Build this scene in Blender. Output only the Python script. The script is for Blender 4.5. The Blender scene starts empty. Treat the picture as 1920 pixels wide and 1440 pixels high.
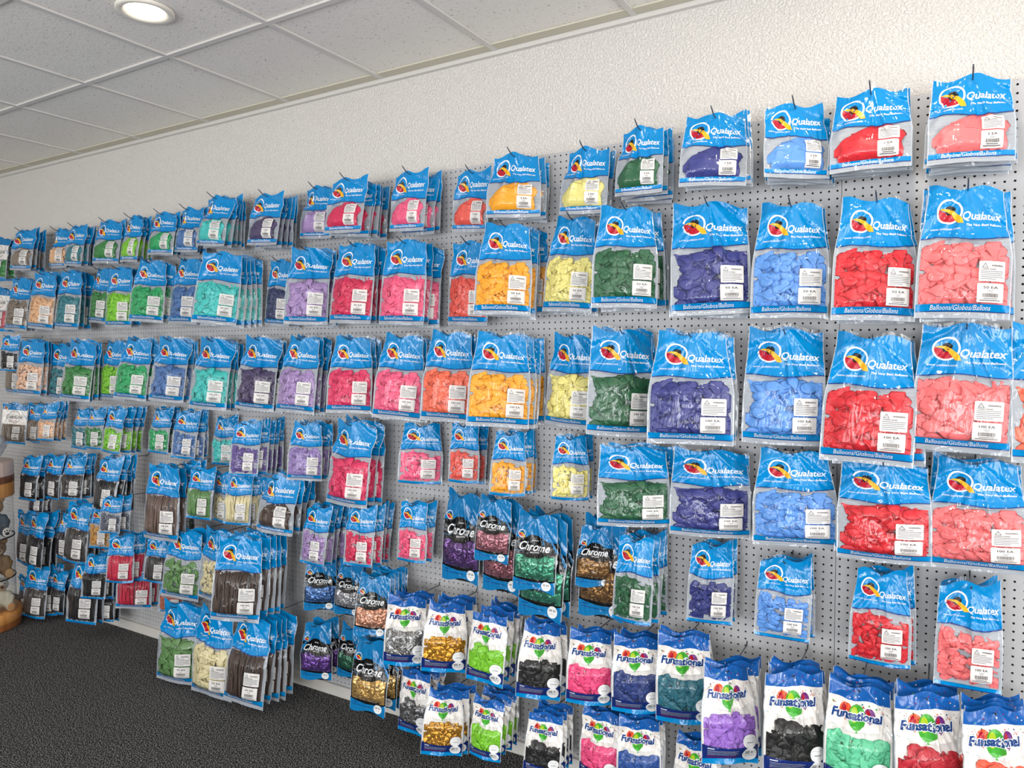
import bpy, bmesh, math, random
from math import sin, cos, pi, radians, sqrt, exp, atan2
from mathutils import Vector, Matrix, noise

C = bpy.context.scene
COL = C.collection

# ------------------------------------------------------------------ camera
F_PX, YAW, PITCH, ROLL = 1376.4, radians(30.676), radians(2.51), radians(-.196)
CAM = Vector((0, -2.6575, 1.7022))
_fw = Vector((-sin(YAW)*cos(PITCH), cos(YAW)*cos(PITCH), -sin(PITCH)))
_r0 = Vector((cos(YAW), sin(YAW), 0)); _u0 = _r0.cross(_fw)
_r = _r0*cos(ROLL) + _u0*sin(ROLL); _u = _u0*cos(ROLL) - _r0*sin(ROLL)
cam = bpy.data.objects.new('camera', bpy.data.cameras.new('camera'))
COL.objects.link(cam)
cam.data.sensor_fit = 'HORIZONTAL'; cam.data.sensor_width = 36
cam.data.lens = F_PX/1920*36; cam.data.clip_start = .05
m = Matrix.Identity(4)
for i in range(3):
    m[i][0] = _r[i]; m[i][1] = _u[i]; m[i][2] = -_fw[i]; m[i][3] = CAM[i]
cam.matrix_world = m
C.camera = cam

# ------------------------------------------------------------------ world, daylight, exposure
w = bpy.data.worlds.new('world'); C.world = w; w.use_nodes = True
w.node_tree.nodes['Background'].inputs[0].default_value = (.80, .88, 1, 1)
w.node_tree.nodes['Background'].inputs[1].default_value = .55
C.view_settings.view_transform = 'Standard'; C.view_settings.look = 'None'
C.view_settings.exposure = 0.02; C.view_settings.gamma = 1
C.view_settings.use_curve_mapping = False
C.cycles.max_bounces = 10; C.cycles.transparent_max_bounces = 40
C.cycles.diffuse_bounces = 3; C.cycles.glossy_bounces = 3; C.cycles.transmission_bounces = 4
C.cycles.caustics_reflective = False; C.cycles.caustics_refractive = False

def area(name, loc, aim, sx, sy, power, col):
    l = bpy.data.lights.new(name, 'AREA'); l.shape = 'RECTANGLE'; l.size = sx; l.size_y = sy
    l.energy = power; l.color = col
    o = bpy.data.objects.new(name, l); COL.objects.link(o); o.location = loc
    o.rotation_euler = (Vector(aim)-Vector(loc)).to_track_quat('-Z', 'Y').to_euler()
    return o
# daylight through the shop windows (front wall opposite the display, side wall on the right)
WINX = [-5.2, -3.1, -1.0, 1.1]
for i, x in enumerate(WINX):
    area('window_daylight', (x, -6.42, 1.45), (x, 0, 5.6), 1.35, 2.1, (44, 66, 96, 122)[i], (.97, .985, 1))
area('window_daylight', (2.93, -3.1, 1.6), (0, -2.2, 3.0), 1.6, 2.1, 78, (1, .99, .96))
area('window_daylight', (2.93, -1.3, 1.6), (0, -1.0, 2.8), 1.3, 2.1, 24, (1, .99, .96))

# ------------------------------------------------------------------ projection helpers (where a photographed point stands)
def ray(x, y): return _fw + _r*((x-960)/F_PX) + _u*((720-y)/F_PX)
def on_y(x, y, Y):
    d = ray(x, y); return CAM + d*((Y-CAM.y)/d.y)
def proj(P):
    d = P-CAM; z = d.dot(_fw); return 960+F_PX*d.dot(_r)/z, 720-F_PX*d.dot(_u)/z

# ------------------------------------------------------------------ materials
def srgb(r, g, b):
    f = lambda c: (c/255/12.92 if c/255 <= .04045 else ((c/255+.055)/1.055)**2.4)
    return (f(r), f(g), f(b), 1)
def mat(name, col, rough=.5, metal=0, spec=.5, bump=None, alpha=1, objcol=False):
    m = bpy.data.materials.new(name); m.use_nodes = True
    nt = m.node_tree; b = nt.nodes['Principled BSDF']
    b.inputs['Base Color'].default_value = col
    b.inputs['Roughness'].default_value = rough; b.inputs['Metallic'].default_value = metal
    b.inputs['Specular IOR Level'].default_value = spec
    if objcol:
        oi = nt.nodes.new('ShaderNodeObjectInfo')
        nt.links.new(oi.outputs['Color'], b.inputs['Base Color'])
    if bump:
        sc, st, dist = bump
        tc = nt.nodes.new('ShaderNodeTexCoord'); mp = nt.nodes.new('ShaderNodeMapping')
        mp.inputs['Scale'].default_value = sc[:3]
        n = nt.nodes.new('ShaderNodeTexNoise'); n.inputs['Scale'].default_value = 1; n.inputs['Detail'].default_value = 3
        if len(bump[0]) > 3: n.noise_type = 'RIDGED_MULTIFRACTAL'; n.inputs['Distortion'].default_value = .8
        bp = nt.nodes.new('ShaderNodeBump'); bp.inputs['Strength'].default_value = st; bp.inputs['Distance'].default_value = dist
        nt.links.new(tc.outputs['Object'], mp.inputs[0]); nt.links.new(mp.outputs[0], n.inputs['Vector'])
        nt.links.new(n.outputs['Fac'], bp.inputs['Height']); nt.links.new(bp.outputs[0], b.inputs['Normal'])
    if alpha < 1:
        b.inputs['Alpha'].default_value = alpha
    return m
def film_mat():
    m = bpy.data.materials.new('clear_film'); m.use_nodes = True; nt = m.node_tree; N = nt.nodes; L = nt.links
    N.remove(N['Principled BSDF']); out = N['Material Output']
    tr = N.new('ShaderNodeBsdfTransparent'); tr.inputs[0].default_value = (.97, .975, .98, 1)
    df = N.new('ShaderNodeBsdfDiffuse'); df.inputs[0].default_value = (.8, .82, .85, 1)
    m1 = N.new('ShaderNodeMixShader'); m1.inputs[0].default_value = .010
    gl = N.new('ShaderNodeBsdfGlossy'); gl.inputs['Roughness'].default_value = .05
    m2 = N.new('ShaderNodeMixShader'); lw = N.new('ShaderNodeLayerWeight'); lw.inputs[0].default_value = .5
    pw = N.new('ShaderNodeMath'); pw.operation = 'POWER'; pw.inputs[1].default_value = 4.5
    ma = N.new('ShaderNodeMath'); ma.operation = 'MULTIPLY_ADD'; ma.inputs[1].default_value = .75; ma.inputs[2].default_value = .035
    L.new(lw.outputs['Facing'], pw.inputs[0]); L.new(pw.outputs[0], ma.inputs[0])
    tc = N.new('ShaderNodeTexCoord'); mp = N.new('ShaderNodeMapping'); mp.inputs['Scale'].default_value = (46, 46, 13)
    n = N.new('ShaderNodeTexNoise'); n.noise_type = 'RIDGED_MULTIFRACTAL'; n.inputs['Scale'].default_value = 1; n.inputs['Detail'].default_value = 2.5; n.inputs['Distortion'].default_value = .8
    bp = N.new('ShaderNodeBump'); bp.inputs['Strength'].default_value = 1; bp.inputs['Distance'].default_value = .0050
    L.new(tc.outputs['Object'], mp.inputs[0]); L.new(mp.outputs[0], n.inputs['Vector']); L.new(n.outputs['Fac'], bp.inputs['Height'])
    L.new(bp.outputs[0], gl.inputs['Normal']); L.new(bp.outputs[0], lw.inputs['Normal'])
    L.new(tr.outputs[0], m1.inputs[1]); L.new(df.outputs[0], m1.inputs[2])
    L.new(ma.outputs[0], m2.inputs[0]); L.new(m1.outputs[0], m2.inputs[1]); L.new(gl.outputs[0], m2.inputs[2])
    L.new(m2.outputs[0], out.inputs[0]); return m
PB = ((48, 48, 17, 1), 1, .0045)
M = dict(
    cyan=mat('cyan_print', srgb(0, 134, 202), .13, 0, .5, PB),
    cyan2=mat('sky_blue_print', srgb(14, 116, 176), .16, 0, .6, PB),
    edge=mat('navy_line_print', srgb(14, 52, 128), .2, 0, .6, PB),
    royal=mat('royal_blue_print', srgb(22, 92, 172), .2, 0, .6, PB),
    navy=mat('navy_print', srgb(16, 40, 110), .22, 0, .6, PB),
    black=mat('black_print', srgb(10, 10, 12), .18, 0, .6, PB),
    whiteband=mat('white_band_print', srgb(238, 234, 230), .25, 0, .6, PB),
    back=mat('silver_backing_film', srgb(172, 178, 187), .25, 0, .5, ((8, 8, 330), 1, .003)),
    film=film_mat(), seal=mat('clear_seal_edge', srgb(206, 216, 226), .12, 0, .8, None, .7),
    latex=mat('latex', (1, 1, 1, 1), .42, 0, .45, None, 1, True),
    chromelatex=mat('metallic_latex', (1, 1, 1, 1), .26, .65, .6, None, 1, True),
    ink=mat('white_ink', srgb(240, 243, 246), .3, 0, .5),
    sticker=mat('white_label_ink', srgb(238, 236, 234), .35, 0, .4, None, .86),
    dot=mat('white_round_label', srgb(238, 240, 242), .35, 0, .4, None, .94),
    text=mat('black_ink', srgb(22, 22, 26), .4),
    greytext=mat('grey_ink', srgb(120, 122, 128), .4),
    red=mat('red_ink', srgb(178, 22, 44), .25), gold=mat('gold_ink', srgb(236, 176, 34), .25),
    green=mat('green_ink', srgb(66, 168, 52), .25), ygreen=mat('yellow_green_ink', srgb(170, 198, 44), .25),
    orange=mat('orange_ink', srgb(232, 98, 52), .25), purple=mat('purple_ink', srgb(112, 42, 124), .25),
    textblue=mat('dark_blue_ink', srgb(18, 62, 128), .25), teal=mat('teal_ink', srgb(32, 128, 140), .3),
    steel=mat('zinc_steel', srgb(96, 102, 110), .3, .9),
)

# ------------------------------------------------------------------ mesh helpers
def mesh_from(name, verts, faces, mats=(), midx=None, smooth=True):
    me = bpy.data.meshes.new(name); me.from_pydata(verts, [], faces)
    for k in mats: me.materials.append(M[k] if isinstance(k, str) else k)
    if midx: me.polygons.foreach_set('material_index', midx)
    if smooth: me.polygons.foreach_set('use_smooth', [True]*len(me.polygons))
    me.update(); return me
def put(name, me, parent=None, loc=None):
    o = bpy.data.objects.new(name, me); COL.objects.link(o)
    if parent: o.parent = parent
    if loc is not None: o.location = loc
    return o
def bm_mesh(name, bm, mats=(), smooth=False):
    me = bpy.data.meshes.new(name); bm.to_mesh(me); bm.free()
    for k in mats: me.materials.append(M[k] if isinstance(k, str) else k)
    if smooth: me.polygons.foreach_set('use_smooth', [True]*len(me.polygons))
    return me
def box_bm(bm, x0, x1, y0, y1, z0, z1):
    v = [bm.verts.new(p) for p in ((x0,y0,z0),(x1,y0,z0),(x1,y1,z0),(x0,y1,z0),(x0,y0,z1),(x1,y0,z1),(x1,y1,z1),(x0,y1,z1))]
    for f in ((0,3,2,1),(4,5,6,7),(0,1,5,4),(1,2,6,5),(2,3,7,6),(3,0,4,7)): bm.faces.new([v[i] for i in f])
def tube_mesh(name, pts, r, mats, sides=8, radii=None):
    V, Fc = [], []; pts = [Vector(p) for p in pts]; n = len(pts)
    for i, p in enumerate(pts):
        t = (pts[min(i+1, n-1)]-pts[max(i-1, 0)]).normalized()
        a = t.cross(Vector((0, 0, 1)) if abs(t.z) < .9 else Vector((1, 0, 0))).normalized(); b = t.cross(a)
        rr = radii[i] if radii else r
        for k in range(sides): V.append(p+(a*cos(2*pi*k/sides)+b*sin(2*pi*k/sides))*rr)
    for i in range(n-1):
        for k in range(sides):
            Fc.append((i*sides+k, i*sides+(k+1) % sides, (i+1)*sides+(k+1) % sides, (i+1)*sides+k))
    Fc.append(tuple(range(sides))[::-1]); Fc.append(tuple((n-1)*sides+k for k in range(sides)))
    return mesh_from(name, V, Fc, mats)
def struct(o): o['kind'] = 'structure'; return o
def smooth(a, b, x):
    t = min(1, max(0, (x-a)/(b-a))); return t*t*(3-2*t)
# ------------------------------------------------------------------ the room shell
X0, X1, YF, ZC = -7.6, 3.0, -6.5, 2.955
def surf(name, bm, m, smooth=False): return struct(put(name, bm_mesh(name, bm, [m], smooth)))
def tex_mat(name, build):
    m = bpy.data.materials.new(name); m.use_nodes = True
    build(m.node_tree, m.node_tree.nodes, m.node_tree.links, m.node_tree.nodes['Principled BSDF']); return m
def stucco(nt, N, L, b):
    b.inputs['Base Color'].default_value = srgb(238, 233, 227); b.inputs['Roughness'].default_value = .5
    tc = N.new('ShaderNodeTexCoord')
    n = N.new('ShaderNodeTexNoise'); n.inputs['Scale'].default_value = 112; n.inputs['Detail'].default_value = 3; n.inputs['Roughness'].default_value = .55
    rp = N.new('ShaderNodeValToRGB'); rp.color_ramp.elements[0].position = .38; rp.color_ramp.elements[1].position = .66
    bp = N.new('ShaderNodeBump'); bp.inputs['Strength'].default_value = .8; bp.inputs['Distance'].default_value = .0065
    L.new(tc.outputs['Object'], n.inputs['Vector']); L.new(n.outputs['Fac'], rp.inputs[0])
    L.new(rp.outputs[0], bp.inputs['Height']); L.new(bp.outputs[0], b.inputs['Normal'])
def tile(nt, N, L, b):
    b.inputs['Roughness'].default_value = .8
    tc = N.new('ShaderNodeTexCoord')
    n = N.new('ShaderNodeTexNoise'); n.inputs['Scale'].default_value = 110; n.inputs['Detail'].default_value = 2
    rp = N.new('ShaderNodeValToRGB'); e = rp.color_ramp.elements
    e[0].position = .25; e[0].color = srgb(150, 142, 134); e[1].position = .35; e[1].color = srgb(250, 246, 240)
    n2 = N.new('ShaderNodeTexNoise'); n2.inputs['Scale'].default_value = 1.3
    mx = N.new('ShaderNodeMixRGB'); mx.blend_type = 'MULTIPLY'; mx.inputs[0].default_value = .12
    bp = N.new('ShaderNodeBump'); bp.inputs['Strength'].default_value = .6; bp.inputs['Distance'].default_value = .003
    L.new(tc.outputs['Object'], n.inputs['Vector']); L.new(tc.outputs['Object'], n2.inputs['Vector'])
    L.new(n.outputs['Fac'], rp.inputs[0]); L.new(rp.outputs[0], mx.inputs[1]); L.new(n2.outputs['Fac'], mx.inputs[2])
    L.new(mx.outputs[0], b.inputs['Base Color']); L.new(n.outputs['Fac'], bp.inputs['Height']); L.new(bp.outputs[0], b.inputs['Normal'])
def carpet(nt, N, L, b):
    b.inputs['Roughness'].default_value = .95; b.inputs['Specular IOR Level'].default_value = .1
    tc = N.new('ShaderNodeTexCoord')
    n = N.new('ShaderNodeTexNoise'); n.inputs['Scale'].default_value = 190; n.inputs['Detail'].default_value = 1
    rp = N.new('ShaderNodeValToRGB'); e = rp.color_ramp.elements
    e[0].position = .40; e[0].color = srgb(22, 22, 24); e[1].position = .64; e[1].color = srgb(158, 157, 155)
    x = rp.color_ramp.elements.new(.53); x.color = srgb(64, 64, 66)
    bp = N.new('ShaderNodeBump'); bp.inputs['Strength'].default_value = .9; bp.inputs['Distance'].default_value = .006
    L.new(tc.outputs['Object'], n.inputs['Vector']); L.new(n.outputs['Fac'], rp.inputs[0]); L.new(rp.outputs[0], b.inputs['Base Color'])
    L.new(n.outputs['Fac'], bp.inputs['Height']); L.new(bp.outputs[0], b.inputs['Normal'])
STUCCO, TILE, CARPET = tex_mat('stucco', stucco), tex_mat('ceiling_tile', tile), tex_mat('carpet', carpet)
PLAIN = mat('white_paint', srgb(214, 211, 205), .6); TEE = mat('white_grid_metal', srgb(216, 212, 208), .45)
PEG = mat('pegboard_paint', srgb(190, 190, 192), .42, 0, .4); DARK = mat('hole_shade_and_rim_black', srgb(12, 12, 13), .9)  # near-black: painted shade behind the peg holes, and the black shelf rims
GLASS = mat('window_glass', srgb(235, 240, 245), .05, 0, .5, None, .12)
bm = bmesh.new(); box_bm(bm, X0, X1, 0, .1, 0, ZC+.1); surf('wall_back', bm, STUCCO)
bm = bmesh.new(); box_bm(bm, X0, X1, YF, 0, -.1, 0); surf('floor', bm, CARPET)
bm = bmesh.new(); box_bm(bm, X0, X1, YF, 0, ZC+.004, ZC+.1); surf('ceiling', bm, TILE)
bm = bmesh.new(); box_bm(bm, X0-.1, X0, YF, .1, 0, ZC+.1); surf('wall_left', bm, PLAIN)
def wall_with_windows(name, horiz, a0, a1, b, wins, z0, z1, t):
    bm = bmesh.new(); edges = [a0]
    for c, wd in wins: edges += [c-wd/2, c+wd/2]
    edges.append(a1)
    def bx(p, q, lo, hi):
        if horiz: box_bm(bm, p, q, b-t, b, lo, hi)
        else: box_bm(bm, b, b+t, p, q, lo, hi)
    for i in range(0, len(edges), 2): bx(edges[i], edges[i+1], 0, ZC+.1)
    for c, wd in wins: bx(c-wd/2, c+wd/2, 0, z0); bx(c-wd/2, c+wd/2, z1, ZC+.1)
    return surf(name, bm, PLAIN)
wall_with_windows('wall_front', True, X0, X1, YF, [(x, 1.5) for x in WINX], .35, 2.55, .12)
wall_with_windows('wall_right', False, YF, .1, X1, [(-3.1, 1.75), (-1.3, 1.45)], .5, 2.7, .12)
k = 0
for c in WINX:
    k += 1; bm = bmesh.new(); box_bm(bm, c-.75, c+.75, YF-.08, YF-.07, .35, 2.55); surf('window_%d' % k, bm, GLASS)
for c, wd in ((-3.1, 1.75), (-1.3, 1.45)):
    k += 1; bm = bmesh.new(); box_bm(bm, X1+.07, X1+.08, c-wd/2, c+wd/2, .5, 2.7); surf('window_%d' % k, bm, GLASS)
# suspended ceiling grid: cross tees run to the wall, main tees run along it
bm = bmesh.new(); x = -1.0274+.6096*6
TX = []
while x > X0: TX.append(x); x -= .6096
for x in TX: box_bm(bm, x-.012, x+.012, YF, -.022, ZC-.005, ZC+.003)
surf('trim_1', bm, TEE)
bm = bmesh.new(); y = -.6837
while y > YF: box_bm(bm, X0, X1, y-.012, y+.012, ZC-.0056, ZC+.003); y -= .6096
surf('trim_2', bm, TEE)
bm = bmesh.new(); box_bm(bm, X0, X1, -.022, 0, ZC-.02, ZC+.003); surf('trim_3', bm, TEE)   # wall angle
bm = bmesh.new()                                                                          # narrow filler strip by the wall
for a, b in zip(TX[:-1], TX[1:]): box_bm(bm, b+.013, a-.013, -.078, -.026, ZC-.003, ZC+.0035)
surf('trim_4', bm, mat('filler_strip', srgb(205, 200, 182), .7))

# pegboard panels with real holes, over a near-black sheet that paints the shade in them; white kick strip
S0, IN = -.3088, .0254
PZ0, PZ1, PY = .055, .055+96*IN-.0005, -.018
def peg_panel():
    V, Fc, cell, R, K = [], [], IN, .0036, 10
    nx, nz = 48, 96
    for j in range(nz+1):
        for i in range(nx+1):
            x = i*cell
            if i == 0: x += .0008
            if i == nx: x -= .0008
            V.append((x, 0, j*cell))
    g = lambda i, j: j*(nx+1)+i
    ring = [(cos(2*pi*k/K+pi/4), sin(2*pi*k/K+pi/4)) for k in range(K)]
    for j in range(nz):
        for i in range(nx):
            cx, cz = (i+.5)*cell, (j+.5)*cell; b = len(V)
            V += [(cx+R*a, 0, cz+R*c) for a, c in ring]; V += [(cx+R*a, .005, cz+R*c) for a, c in ring]
            q = [g(i+1, j+1), g(i, j+1), g(i, j), g(i+1, j)]
            bounds = [0, 3, 5, 8, 10]       # ring vertices nearest each corner
            for s in range(4):
                arc = [b+(t % K) for t in range(bounds[s], bounds[s+1]+1)]
                Fc.append(tuple([q[s]]+[q[(s+1) % 4]]+arc[::-1]))
            for t in range(K): Fc.append((b+t, b+(t+1) % K, b+K+(t+1) % K, b+K+t))
    o = len(V); W_, H_ = nx*cell, nz*cell
    V += [(.0008, 0, 0), (W_-.0008, 0, 0), (W_-.0008, 0, H_), (.0008, 0, H_), (.0008, .006, 0), (W_-.0008, .006, 0), (W_-.0008, .006, H_), (.0008, .006, H_)]
    Fc += [(o, o+1, o+5, o+4), (o+1, o+2, o+6, o+5), (o+2, o+3, o+7, o+6), (o+3, o, o+4, o+7)]
    return mesh_from('pegboard_panel', V, Fc, [PEG], None, False)
pm = peg_panel()
NP = ['far left end of the display', 'left, behind the taupe and beige bags', 'behind the turquoise and dark purple bags',
      'behind the golden and coral bags', 'right of centre behind the navy and dark green bags', 'right end, behind the red and pink bags']
for n in range(-1, 5):
    o = put('pegboard_panel', pm, None, (S0-48*IN*(n+1), PY, PZ0))
    o['label'] = 'white painted pegboard panel, '+NP[4-n]; o['category'] = 'pegboard'
    o['group'] = 'pegboard panels on the wall'
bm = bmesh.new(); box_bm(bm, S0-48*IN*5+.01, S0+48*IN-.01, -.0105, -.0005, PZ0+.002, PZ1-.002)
o = put('hole_shade_sheet', bm_mesh('hole_shade_sheet', bm, [DARK])); o['label'] = 'near-black sheet added as the shade seen through the pegboard holes'; o['category'] = 'shade sheet'  # added sheet, its near-black colour stands for the shade behind the holes
bm = bmesh.new(); box_bm(bm, S0-48*IN*5, S0+48*IN, -.036, 0, 0, PZ0); surf('baseboard_back', bm, PLAIN)

# recessed ceiling light
t = bpy.data.objects.new('downlight', None); COL.objects.link(t); t.location = (-2.5527, -.979, ZC)
t['label'] = 'round recessed ceiling light glowing warm white'; t['category'] = 'ceiling light'
def ring_mesh(name, prof, m, n=48):
    V = [(r*cos(2*pi*i/n), r*sin(2*pi*i/n), z) for r, z in prof for i in range(n)]; Fc = []
    for j in range(len(prof)-1):
        for i in range(n): Fc.append((j*n+i, j*n+(i+1) % n, (j+1)*n+(i+1) % n, (j+1)*n+i))
    return mesh_from(name, V, Fc, [m])
put('trim_ring', ring_mesh('trim_ring', [(.100, .002), (.100, -.006), (.094, -.010), (.078, -.008), (.068, -.003), (.066, .003)], mat('light_trim', srgb(236, 230, 218), .35)), t)
EM = bpy.data.materials.new('lit_diffuser'); EM.use_nodes = True
b = EM.node_tree.nodes['Principled BSDF']; b.inputs['Emission Color'].default_value = (1, .86, .66, 1); b.inputs['Emission Strength'].default_value = 9
put('diffuser', ring_mesh('diffuser', [(.067, -.002), (.04, -.004), (.0005, -.0045)], EM), t)
# the other ceiling lights of the shop (outside the frame)
for x, y in ((-4.99, -2.2), (-2.55, -3.42), (-.12, -.98), (-.12, -3.42), (-4.99, -4.6), (2.3, -2.2)):
    l = bpy.data.lights.new('downlight_lamp', 'AREA'); l.shape = 'DISK'; l.size = .14; l.energy = 9; l.color = (1, .88, .72)
    o = bpy.data.objects.new('downlight_lamp', l); COL.objects.link(o); o.location = (x, y, ZC-.012)

# ------------------------------------------------------------------ balloon bags
_tc = {}
def text_geo(s, shear=0., fat=0.):
    key = (s, shear, fat)
    if key in _tc: return _tc[key]
    cu = bpy.data.curves.new('t', 'FONT'); cu.body = s; cu.shear = shear; cu.offset = fat; cu.resolution_u = 2; cu.space_character =   .96 if s.startswith('Fun') else (.97 if s == 'Qualatex' else 1)
    cu.align_x = 'CENTER'; cu.align_y = 'CENTER'
    ob = bpy.data.objects.new('t', cu); COL.objects.link(ob)
    dg = bpy.context.evaluated_depsgraph_get(); me = ob.evaluated_get(dg).to_mesh()
    V = [(v.co.x, v.co.y) for v in me.vertices]; Fc = [tuple(p.vertices) for p in me.polygons]
    ob.evaluated_get(dg).to_mesh_clear(); bpy.data.objects.remove(ob); bpy.data.curves.remove(cu)
    xs = [v[0] for v in V]; ys = [v[1] for v in V]
    V = [(v[0]-(min(xs)+max(xs))/2, v[1]-(min(ys)+max(ys))/2) for v in V]
    _tc[key] = (V, Fc, max(xs)-min(xs), max(ys)-min(ys))
    if fat > 0:                                     # a spiky glyph outline: use a thinner weight
        w0, h0 = text_geo(s, shear, 0.)[2:]
        if _tc[key][2] > w0+fat*2.6 or _tc[key][3] > h0+fat*2.6:
            dbl = text_geo(s, shear, 0.); V, Fc = [], []
            for dx, dy in ((-fat*.7, 0), (fat*.7, 0), (0, fat*.6), (0, -fat*.6)):
                o = len(V); V += [(x+dx, y+dy) for x, y in dbl[0]]; Fc += [tuple(o+i for i in f) for f in dbl[1]]
            _tc[key] = (V, Fc, w0+1.4*fat, h0+1.2*fat)
    return _tc[key]
def T_(s, cx, cz, wd, m, lay, hz=None, shear=0., fat=0., rise=0.):       # text fitted to a width (and height)
    V, Fc, tw, th = text_geo(s, shear, fat); k = wd/tw; kz = (hz/th) if hz else k
    return ([(cx+x*k, cz+y*kz+x*k*rise) for x, y in V], Fc, m, lay)
def ell(cx, cz, rx, rz, m, lay, n=28): return ([(cx+rx*cos(2*pi*i/n), cz+rz*sin(2*pi*i/n)) for i in range(n)], [tuple(range(n))], m, lay)
def ringd(cx, cz, r0, r1, m, lay, n=36):
    V = [(cx+r*cos(2*pi*i/n), cz+r*sin(2*pi*i/n)) for r in (r0, r1) for i in range(n)]
    return (V, [(i, (i+1) % n, n+(i+1) % n, n+i) for i in range(n)], m, lay)
def poly(pts, m, lay): return (pts, [tuple(range(len(pts)))], m, lay)
def rrect(x0, x1, z0, z1, m, lay, r=.003):
    p = []
    for cx, cz, a in ((x1-r, z1-r, 0), (x0+r, z1-r, pi/2), (x0+r, z0+r, pi), (x1-r, z0+r, 1.5*pi)):
        for k in range(4): p.append((cx+r*cos(a+k*pi/6), cz+r*sin(a+k*pi/6)))
    return poly(p, m, lay)
def rect(x0, x1, z0, z1, m, lay): return poly([(x0, z0), (x1, z0), (x1, z1), (x0, z1)], m, lay)
def star(cx, cz, r, m, lay, a=0.): return poly([(cx+(r if i % 2 == 0 else r*.42)*sin(a+i*pi/5), cz+(r if i % 2 == 0 else r*.42)*cos(a+i*pi/5)) for i in range(10)], m, lay)

def decal(name, items, S, base=.0010, grid=.0042):
    """printed shapes laid on the bag surface S; every layer a hair above the last"""
    mats = []; out = bmesh.new(); ly = []
    for V, Fc, m, lay in items:
        if m not in mats: mats.append(m)
        b = bmesh.new(); vs = [b.verts.new((x, 0, z)) for x, z in V]
        for f in Fc:
            try: b.faces.new([vs[i] for i in f])
            except ValueError: pass
        xs = [v[0] for v in V]; zs = [v[1] for v in V]
        for ax, lo, hi in ((0, min(xs), max(xs)), (2, min(zs), max(zs))):
            q = math.ceil(lo/grid)*grid
            while q < hi:
                co = [0, 0, 0]; no = [0, 0, 0]; co[ax] = q; no[ax] = 1
                bmesh.ops.bisect_plane(b, geom=b.verts[:]+b.edges[:]+b.faces[:], plane_co=co, plane_no=no); q += grid
        n0 = {}
        for v in b.verts: n0[v] = out.verts.new(S.P(v.co.x, v.co.z, base+lay*.00028))
        for f in b.faces:
            try: nf = out.faces.new([n0[v] for v in f.verts]); nf.material_index = mats.index(m)
            except ValueError: pass
        b.free()
    bmesh.ops.recalc_face_normals(out, faces=out.faces)
    return bm_mesh(name, out, mats)

class Surf:
    def __init__(s, W, H, T, seed, c0, c1, vee=.2, amp=1.):
        R = random.Random(seed); s.W, s.H, s.T, s.c0, s.c1 = W, H, T, c0, c1
        s.sd = seed*7.31; s.vee = vee; s.x0 = R.uniform(-.012, .012)
        s.f = [(R.uniform(-1.2, 1.2), R.uniform(.5, 1.1)*amp*(1 if k % 2 else -1)*.075, R.uniform(.07, .15)) for k in range(6)]
        s.f += [(R.uniform(-.9, .9), R.choice((-1, 1))*R.uniform(.035, .065)*amp, R.uniform(.03, .055)) for k in range(9)]
        s.k = R.uniform(90, 150); s.ph = R.uniform(0, 6); s.a = R.uniform(.0006, .0016)*amp
        s.cl, s.cr = R.uniform(-.02, .012), R.uniform(-.012, .022)
        s.kt = (.92, .82, .95)[seed % 3]; s.b1, s.b2 = R.uniform(.0, .012), R.uniform(-.006, .008)
    def y(s, x, z):
        t = -z/s.H; hw = s.W/2; u = min(1, abs(x)/hw)
        fade = 1-.72*smooth(s.c0*.9, s.c0+.3, t)
        r = sqrt(x*x+(z+.01)**2); ph = atan2(x-s.x0, max(.002, -z+.006))
        y = 0
        for p, a, wd in s.f: y += a*exp(-((ph-p)/wd)**2)*min(r, .11)*fade
        y += s.a*sin(s.k*x+s.ph+14*z)*fade*(.4+.6*smooth(0, .1, t))
        y += s.vee*(sqrt((x-s.x0)**2+.00003)-.0055)*(1-.8*smooth(.1, s.c0+.15, t))
        y += (s.cl if x < 0 else s.cr)*u*u*(1-smooth(0, .3, t))
        y += .0035*noise.noise(Vector((x*28+s.sd, z*22, s.sd)))*fade*1.2 + .0012*noise.noise(Vector((x*70, z*60+s.sd, 3)))
        b = smooth(s.c0-.06, s.c0+.14, t)*(1-smooth(s.c1-.10, s.c1+.02, t))
        y -= s.T*b*(1-u**3.2)
        y += s.b1*smooth(.93, 1, t)*sin(40*x+s.sd)*.5
        return y
    def back(s, x, z):
        return s.y(x, z) + .0012 + s.T*.98*smooth(s.c0-.06, s.c0+.14, -z/s.H)*(1-smooth(s.c1-.10, s.c1+.02, -z/s.H))*(1-min(1, abs(x)/s.W*2)**3.2)*1.0
    def P(s, x, z, off=0., bk=False):
        t = -z/s.H; y = (s.back(x, z) if bk else s.y(x, z))-off
        kx = (s.kt+(1.03-s.kt)*smooth(0, .6, t))*(1.022 if bk else 1)
        zz = z+.020*(x/s.W)*sin(s.sd)*(1-smooth(0, .4, t))+.009*cos(9*x/s.W+s.sd)*(1-smooth(0, .2, t))+s.b2*(2*x/s.W)**2*smooth(.8, 1, t)
        return (x*kx, y, zz)

def zone(name, S, z0, z1, m, nu=60, dz=.0055, off=0., bk=False):
    """strip of film between two curves z0(x) > z1(x)"""
    f0 = z0 if callable(z0) else (lambda x: z0); f1 = z1 if callable(z1) else (lambda x: z1)
    nv = max(2, int(abs(f0(0)-f1(0))/dz)); V = []
    for j in range(nv+1):
        for i in range(nu+1):
            x = S.W*(i/nu-.5); a, b = f0(x), f1(x); V.append(S.P(x, a+(b-a)*j/nv, off, bk))
    Fc = [(j*(nu+1)+i, (j+1)*(nu+1)+i, (j+1)*(nu+1)+i+1, j*(nu+1)+i+1) for j in range(nv) for i in range(nu)]
    return mesh_from(name, V, Fc, [m] if isinstance(m, str) else m)

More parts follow.
